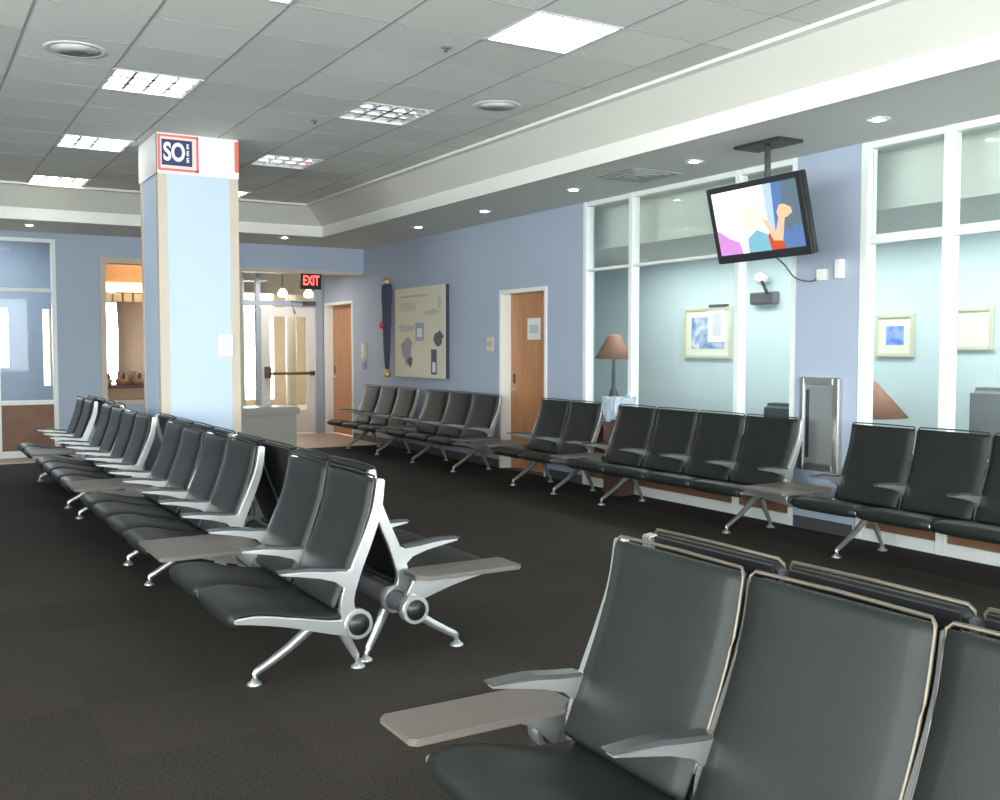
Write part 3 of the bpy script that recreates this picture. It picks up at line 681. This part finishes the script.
bm = B(); bx(bm, XR-.02, XR-.011, 11.01, 11.05, 1.52, 1.58); bx(bm, XR-.02, XR-.011, 11.08, 11.12, 1.52, 1.58); obj('rocker', W2L(r, bm), mat('tan_rocker', (.45, .38, .26), .5), r)
r = plate('thermostat', XR-.05, XR, 15.02, 15.14, 1.33, 1.58, mat('ivory_plastic', (.66, .60, .46)), 'ivory wall device near the far right corner beside the second orange door', 'thermostat')
bm = B(); bx(bm, XR-.055, XR-.049, 15.04, 15.12, 1.45, 1.54); obj('display', W2L(r, bm), MATS['pale_grey_face'], r)
bm = B(); bx(bm, XR-.04, XR, 15.04, 15.12, 1.16, 1.28); obj('lower_switch', W2L(r, bm), ink, r, bevel=.004)

# exit sign under the header
ex = empty('exit_sign', (5.57, YF+.02, 2.42)); tag(ex, 'dark EXIT sign with glowing red letters under the header of the doorway', 'sign')
bm = B(); bx(bm, -.17, .17, 0, .06, 0, .26); bx(bm, -.03, .03, .01, .05, .26, .291); obj('housing', bm, blackp, ex, bevel=.006)
text('letters', 'EXIT', .21, mat('red_glow', (.6, .03, .03), .5, emit=(1, .10, .08), es=2.2), ex, (5.57, YF+.015, 2.55), sx=.62, ext=.003, bold=.004)

# ------------------------------------------------------------------ ceiling fittings
ga = mat('lit_tube', (1, 1, 1), .5, emit=(1, .99, .95), es=14); gb = mat('lit_diffuser', (1, 1, 1), .5, emit=(1, .96, .90), es=7); gc = mat('dim_tube', (.8, .8, .8), .5, emit=(.95, .98, 1), es=1.2)
louv = mat('parabolic_louvre', (.80, .81, .82), .15, metal=.9)
LAB = {(0,0): 'flat glowing square ceiling panel nearest the camera', (-3,4): 'bright louvred ceiling light at left, nearest of the three left of the column', (-3,8): 'bright louvred ceiling light at left, second one beyond the nearest', (-3,12): 'bright louvred ceiling light at left, farthest, by the tray edge',
       (0,4): 'dim louvred ceiling light in the middle of the ceiling', (0,8): 'dim louvred ceiling light between the middle one and the column', (0,12): 'ceiling light just right of the column top', (-3,0): 'louvred ceiling light cut by the top edge, left of centre'}
for (i, j), kind in FIX.items():
    if (i, j) not in LAB: continue
    x0, y0 = GX+i*T, GY+j*T; r = empty('ceiling_light', (x0+T/2, y0+T/2, ZC)); tag(r, LAB[(i, j)], 'ceiling light', 'square ceiling lights')
    h = T/2
    bm = B()
    for a in ((-h, h, -h, -h+.02), (-h, h, h-.02, h), (-h, -h+.02, -h+.02, h-.02), (h-.02, h, -h+.02, h-.02)): bx(bm, *a, -.006, .11)
    bx(bm, -h, h, -h, h, .11, .12); obj('housing', bm, mat('fixture_white', (.66, .67, .66), .5), r)
    if kind == 'diffuser':
        bm = B(); bx(bm, -h+.02, h-.02, -h+.02, h-.02, 0, .006); obj('diffuser', bm, gb, r)
    else:
        bm = B()
        for k in range(3): tube(bm, [(-h+.04, -.19+.19*k, .085), (h-.04, -.19+.19*k, .085)], .018, seg=8)
        obj('tubes', bm, ga if kind == 'bright' else gc, r)
        bm = B(); n = 4
        for k in range(n+1):
            x = -h+.02+(2*h-.04)*k/n
            prism(bm, [(x-.014, .002), (x+.014, .002), (x+.003, .05), (x-.003, .05)], lambda p, q, t: (p, t, q), -h+.02, h-.02)
        for k in range(1, 3):
            y = -h+.02+(2*h-.04)*k/3
            prism(bm, [(y-.022, .002), (y+.022, .002), (y+.004, .055), (y-.004, .055)], lambda p, q, t: (t, p, q), -h+.02, h-.02)
        obj('louvre', bm, louv, r)
def can(x, y, z, label, bulbs=3):
    r = empty('recessed_downlight', (x, y, z)); tag(r, label, 'downlight', 'recessed downlights in the soffit')
    bm = B(); prof = [(.085, 0), (.085, -.004), (.062, -.006), (.058, 0)]
    lathe(bm, prof, seg=24); obj('trim_ring', bm, mat('fixture_white', (.78, .79, .78)), r)
    bm = B(); lathe(bm, [(0, -.003), (.058, -.002)], seg=20); obj('reflector', bm, mat('chrome_reflector', (.5, .5, .5), .2, metal=.8), r)
    bm = B()
    for k in range(bulbs): bx(bm, -.035, .035, -.030+.024*k, -.016+.024*k, -.012, -.004)
    obj('lamp', bm, mat('downlight_glow', (1, 1, 1), .4, emit=(1, .97, 1), es=30), r, bevel=.003)
for x, y, lb in ((5.85, 4.73, 'recessed downlight at upper right, nearest of the soffit row'), (5.82, 6.57, 'recessed downlight left of the television pole'), (5.82, 8.35, 'recessed downlight above the left edge of the glass partition'),
                 (5.84, 10.18, 'recessed downlight in the soffit above the orange door'), (5.87, 11.96, 'recessed downlight in the soffit above the display board, farthest of the right row'), (4.77, 14.05, 'tiny recessed downlight over the doorway header right of the column'), (1.47, 14.3, 'tiny recessed downlight at far left above the storefront')):
    can(x, y, ZS, lb)
for x, y, lb in ((1.05, 7.26, 'round grey ceiling speaker at upper left'), (4.24, 7.18, 'round grey ceiling speaker right of the middle ceiling light')):
    r = empty('ceiling_speaker', (x, y, ZC)); tag(r, lb, 'speaker')
    bm = B(); lathe(bm, [(.20, 0), (.198, -.003), (.165, -.005), (.16, -.002)], seg=32); obj('rim', bm, mat('speaker_rim', (.74, .75, .70), .8), r)
    bm = B(); lathe(bm, [(0, -.004), (.16, -.003)], seg=32); obj('grille', bm, mat('speaker_grille', (.50, .51, .48), .9, noise=.2, nscale=90), r)
for x, y, lb in ((3.13, 5.96, 'small dark sprinkler head in the ceiling, the nearer one'), (3.14, 8.43, 'small dark sprinkler head in the ceiling near the column, the farther one')):
    r = empty('sprinkler', (x, y, ZC)); tag(r, lb, 'sprinkler')
    bm = B(); lathe(bm, [(.035, 0), (.035, -.004), (.015, -.008), (.01, -.014)], seg=16); obj('escutcheon', bm, mat('sprinkler_grey', (.25, .25, .25), .4, metal=.5), r)
    bm = B(); tube(bm, [(0, 0, -.010), (0, 0, -.026)], .006, seg=8); lathe(bm, [(0, -.03), (.014, -.03), (.014, -.026), (0, -.026)], seg=12); obj('head', bm, darkgrey, r)
vt = empty('air_vent', (5.83, 7.36, ZS)); tag(vt, 'square grey air diffuser in the soffit between two downlights', 'vent')
bm = B()
for k, s in enumerate((.29, .22, .15, .08)):
    z = -.004-.004*k
    for a in ((-s, s, -s, -s+.04), (-s, s, s-.04, s), (-s, -s+.04, -s+.04, s-.04), (s-.04, s, -s+.04, s-.04)): bx(bm, *a, z-.004, 0)
obj('louvre_rings', bm, mat('vent_grey', (.42, .43, .41), .6), vt)
bm = B(); bx(bm, -.29, .29, -.29, .29, -.002, 0); obj('dark_slots', bm, mat('vent_dark', (.12, .12, .12), .8), vt)

# ------------------------------------------------------------------ counter, bin, lounge furniture, concourse
c = empty('low_counter', (4.25, 14.5, 0)); tag(c, 'low greige counter box right of the blue column before the doorway', 'counter')
bm = B(); bx(bm, -.80, .74, -.25, .25, 0, .52); obj('body', bm, counter_m, c, bevel=.01)
bm = B(); bx(bm, -.82, .78, -.30, .30, .52, .64); obj('top', bm, mat('greige_top', (.38, .37, .33), .35, noise=.03), c, bevel=.02)
b = empty('waste_bin', (6.297, 8.215, 0)); tag(b, 'brown waste bin with pale plastic liner standing between two benches', 'bin')
bm = B(); prism(bm, [(-.112, -.125), (.112, -.125), (.112, .125), (-.112, .125)], lambda p, q, t: (p, q, t), 0, .84); obj('bin_body', bm, brown, b, bevel=.015)
bm = B(); random.seed(7); seg = 28; rings = []
for r, z in ((.120, .76), (.126, .84), (.122, .93), (.13, 1.0), (.10, .99), (.08, .90)):
    rings.append([bm.verts.new(((r+random.uniform(-.012, .012))*max(-1, min(1, 1.25*cos(2*pi*k/seg))), (r+random.uniform(-.012, .012))*max(-1, min(1, 1.25*sin(2*pi*k/seg))), z+random.uniform(-.02, .02))) for k in range(seg)])
for i in range(5):
    for k in range(seg): bm.faces.new((rings[i][k], rings[i][(k+1) % seg], rings[i+1][(k+1) % seg], rings[i+1][k]))
bm.faces.new(rings[-1]); obj('liner', bm, mat('pale_blue_plastic', (.42, .50, .58), .3, noise=.15, nscale=20), b)

def table_lamp(x, y, zt, label, body, s=1, base_top=.6):
    e = empty('end_table', (x, y, 0)); tag(e, 'small dark lamp table behind the ' + ('left' if y > 8 else 'right') + ' glass partition, holding a lamp', 'table')
    bm = B(); bx(bm, -.22, .22, -.22, .22, base_top-.03, base_top); obj('table_top', bm, brown, e, bevel=.004)
    for sx in (-1, 1):
        for sy in (-1, 1): bm = B(); bx(bm, sx*.19-.015, sx*.19+.015, sy*.19-.015, sy*.19+.015, 0, base_top-.03); obj('leg', bm, brown, e)
    r = empty('table_lamp', (x, y, base_top)); tag(r, label, 'lamp')
    H = zt-base_top
    bm = B(); lathe(bm, [(.07, H), (.09, H-.01), (.185*s, H-.33), (.178*s, H-.33), (.08, H-.02)] if s > 1.5 else [(.05, H), (.085, H-.02), (.12, H-.10), (.20*s, H-.29), (.19*s, H-.29), (.11, H-.10), (.045, H-.01)], seg=28); obj('lamp_shade', bm, shade_m, r)
    bm = B(); lathe(bm, [(0, 0), (.09, 0), (.09, .02), (.03, .05), (.05, .14), (.075, .26), (.05, .36), (.025, .44), (.012, H-.2), (.012, H-.05), (0, H-.05)], seg=20); obj('lamp_base', bm, body, r)
table_lamp(7.3, 9.63, 1.66, 'table lamp with brown bell shade and dark vase base behind the left glass partition', mat('dark_green_glaze', (.07, .09, .085), .3), 1.15, .60)
table_lamp(7.6, 6.22, 1.20, 'table lamp with wide orange-brown shade seen behind the right glass partition', mat('pale_ceramic', (.6, .6, .55), .4), 2.0, .45)
def picture(y0, y1, z0, z1, label, art, extra=None):
    r = empty('framed_picture', (XW, (y0+y1)/2, z0)); tag(r, label, 'picture'); w, h = (y1-y0)/2, z1-z0
    bm = B()
    frame4(bm, lambda m, *a: bx(m, -.035, 0, *a), -w, w, 0, h, .04, .04, .04, .04)
    obj('frame', bm, mat('champagne_frame', (.62, .60, .48), .4, metal=.2), r, bevel=.004)
    bm = B(); bx(bm, -.018, 0, -w+.03, w-.03, .03, h-.03); obj('mat_board', bm, mat('cream_mat', (.70, .70, .58), .7), r)
    bm = B(); bx(bm, -.020, -.017, -w+.12, w-.13, .12, h-.12); obj('artwork', bm, art, r)
    return r
def artmat(name, c1, c2, c3):
    m = bpy.data.materials.new(name); m.use_nodes = True; N = m.node_tree.nodes; L = m.node_tree.links; p = N['Principled BSDF']
    tc = N.new('ShaderNodeTexCoord'); n = N.new('ShaderNodeTexNoise'); n.inputs['Scale'].default_value = 9; n.inputs['Detail'].default_value = 3
    r = N.new('ShaderNodeValToRGB'); r.color_ramp.elements[0].color = (*c1, 1); r.color_ramp.elements[0].position = .35; r.color_ramp.elements[1].color = (*c2, 1); r.color_ramp.elements[1].position = .65
    e = r.color_ramp.elements.new(.5); e.color = (*c3, 1)
    L.new(tc.outputs['Object'], n.inputs['Vector']); L.new(n.outputs['Fac'], r.inputs[0]); L.new(r.outputs[0], p.inputs['Base Color']); return m
r = picture(9.0, 9.84, 1.37, 2.0, 'framed blue picture with white sheet taped over it, behind the left glass partition', artmat('blue_art', (.18, .24, .50), (.60, .66, .66), (.36, .44, .62)))
bm = B(); bx(bm, -.026, -.021, -.33, -.02, .2, .62); obj('taped_sheet', bm, paper, r); bm = B(); bx(bm, -.0275, -.0255, -.25, -.1, .28, .55); obj('sheet_print', bm, mat('sheet_grey_print', (.55, .56, .58), .6), r)
bm = B(); bx(bm, -.05, 0, -.35, -.05, .63, .66); obj('sheet_clip', bm, darkgrey, r)  # dark clip at the top of the taped sheet, gives no light
picture(6.46, 6.92, 1.41, 1.84, 'framed blue and violet picture behind the right glass partition', artmat('violet_art', (.12, .2, .6), (.4, .3, .6), (.25, .38, .75)))
picture(5.62, 6.02, 1.48, 1.88, 'cream framed picture at the right edge behind the glass', artmat('pale_art', (.66, .64, .52), (.5, .5, .46), (.74, .72, .62)))
r = empty('wall_speaker', (XW, 8.44, 2.0)); tag(r, 'dark grey speaker box on the lounge wall below the television', 'speaker')
bm = B(); bx(bm, -.10, 0, -.19, .19, 0, .14); obj('cabinet', bm, mat('grey_violet_plastic', (.16, .15, .18), .5), r, bevel=.01); bm = B(); bx(bm, -.105, -.1, -.17, .17, .015, .125); obj('grille', bm, darkgrey, r)
r = empty('wall_camera', (XW, 8.45, 2.30)); tag(r, 'round white camera with black arm above the grey speaker box behind the glass', 'camera')
bm = B(); lathe(bm, [(0, -.07), (.06, -.05), (.085, 0), (.06, .05), (0, .07)], (-.09, 0, 0), 18); bx(bm, -.08, 0, -.04, .04, -.04, .04); obj('body', bm, white, r)
bm = B(); tube(bm, [(-.12, -.03, -.03), (-.16, -.16, -.18)], .018); obj('arm', bm, blackp, r)
def sofa(y0, y1, label, m, top=.88, x0=7.55, x1=8.4):
    r = empty('lounge_sofa', ((x0+x1)/2, (y0+y1)/2, 0)); tag(r, label, 'sofa'); w = (y1-y0)/2; d = (x1-x0)/2
    for nm, a in (('seat_cushion', (-d, d-.2, -w+.16, w-.16, .22, .45)), ('backrest', (d-.24, d, -w+.16, w-.16, .22, top)), ('armrest', (-d, d, -w, -w+.16, .08, .62)), ('armrest', (-d, d, w-.16, w, .08, .62)), ('base', (-d+.02, d-.02, -w+.02, w-.02, .06, .22))):
        bm = B(); bx(bm, *a); obj(nm, bm, m, r, bevel=.05 if nm != 'base' else .01, seg=3)
    for sx in (-1, 1):
        for sy in (-1, 1): bm = B(); lathe(bm, [(.025, 0), (.03, .07)], (sx*(d-.08), sy*(w-.08), 0), 10); obj('foot', bm, brown, r)
sofa(7.3, 8.2, 'dark armchair back showing just above the bench behind the left glass partition', mat('charcoal_upholstery', (.06, .07, .08), .8, noise=.1), .90, 7.6, 8.35)
sofa(3.9, 5.75, 'grey sofa in the lounge at the right edge behind the glass', sofa_m, 1.15)

# kiosk beyond the counter window
k = empty('shop_kiosk', (3.5, 18.2, 0)); tag(k, 'warm lit shop kiosk with wood canopy seen through the tan framed opening', 'kiosk')
bm = B(); bx(bm, -.7, 1.2, -.3, .4, 0, .82); obj('counter_body', bm, mat('tan_counter', (.42, .30, .18), .5, noise=.08), k)
bm = B(); bx(bm, -.72, 1.22, -.34, .42, .82, .87); obj('counter_top', bm, brown, k)
bm = B(); bx(bm, -.9, 1.4, -.3, 1.0, 2.46, 3.0); obj('canopy', bm, mat('amber_wood', (.55, .27, .12), .5, noise=.2), k)
bm = B(); bx(bm, -.9, 1.4, -.33, -.30, 2.44, 2.60); obj('light_band', bm, mat('warm_glow', (1, .8, .5), .5, emit=(1, .74, .36), es=1.3), k)
bm = B()
for q in range(14): bx(bm, -.9+q*.165, -.77+q*.165, -.34, -.26, 2.28, 2.42)
obj('valance', bm, mat('cream_valance', (.72, .55, .34), .6, noise=.1), k)
bm = B(); lathe(bm, [(.30, .87), (.28, 1.2), (.27, 1.7), (.30, 2.44)], (.05, .35, 0), 20); obj('drape', bm, mat('peach_drape', (.78, .60, .46), .7, noise=.08), k)
random.seed(11); basket = mat('wicker', (.36, .24, .14), .8, noise=.3, nscale=40)
for q in range(5):
    t = tag(empty('snack_basket', (2.98+q*.26, 18.08, .872)), 'wicker basket of snacks in the row on the shop counter beyond the opening', 'basket', 'snack baskets on the shop counter')
    bm = B(); lathe(bm, [(.09, 0), (.12, .10), (.11, .10), (.085, .01)], seg=14); obj('basket_body', bm, basket, t)
    for j in range(5):
        bm = B(); a = j*1.3; bx(bm, .05*cos(a)-.03, .05*cos(a)+.03, .05*sin(a)-.012, .05*sin(a)+.012, .03, .17+.03*(j % 3)); obj('snack_packet', bm, [gold, paper, mat('teal_packet', (.15, .30, .28), .4), red, brown][j % 5], t, bevel=.004)
lamp('concourse_lamp', (7.5, 21.5, 3.58), 90, 3.5, 6, (1, .86, .68))
for x, lb in ((6.7, 'left'), (7.25, 'right')):
    t = tag(empty('pendant_lamp', (x, 19.9, 2.62)), 'small warm glowing lamp seen above the glass entrance door, the ' + lb + ' one', 'lamp', 'warm lamps above the entrance')
    bm = B(); lathe(bm, [(0, -.10), (.09, -.08), (.10, 0), (.05, .08), (0, .09)], seg=16); obj('globe', bm, mat('warm_globe', (1, .8, .5), .4, emit=(1, .75, .40), es=2), t)
    bm = B(); tube(bm, [(0, 0, .08), (0, 0, 1.08)], .01, seg=6); obj('stem', bm, darkgrey, t)
lamp('vestibule_lamp', (5.4, 16.1, 2.69), 14, .5, .5, (1, .95, .9))
lamp('lounge_lamp', (7.75, 6.0, 2.58), 105, .6, 9, (.95, 1, .98))
lamp('store_fill', (0, 17, 3.5), 160, 3, 1.5)  # added fill that brightens the room behind the storefront, no fixture there
lamp('kiosk_lamp', (3.6, 17.2, 3.3), 22, 1.2, 1.2, (1, .8, .55))
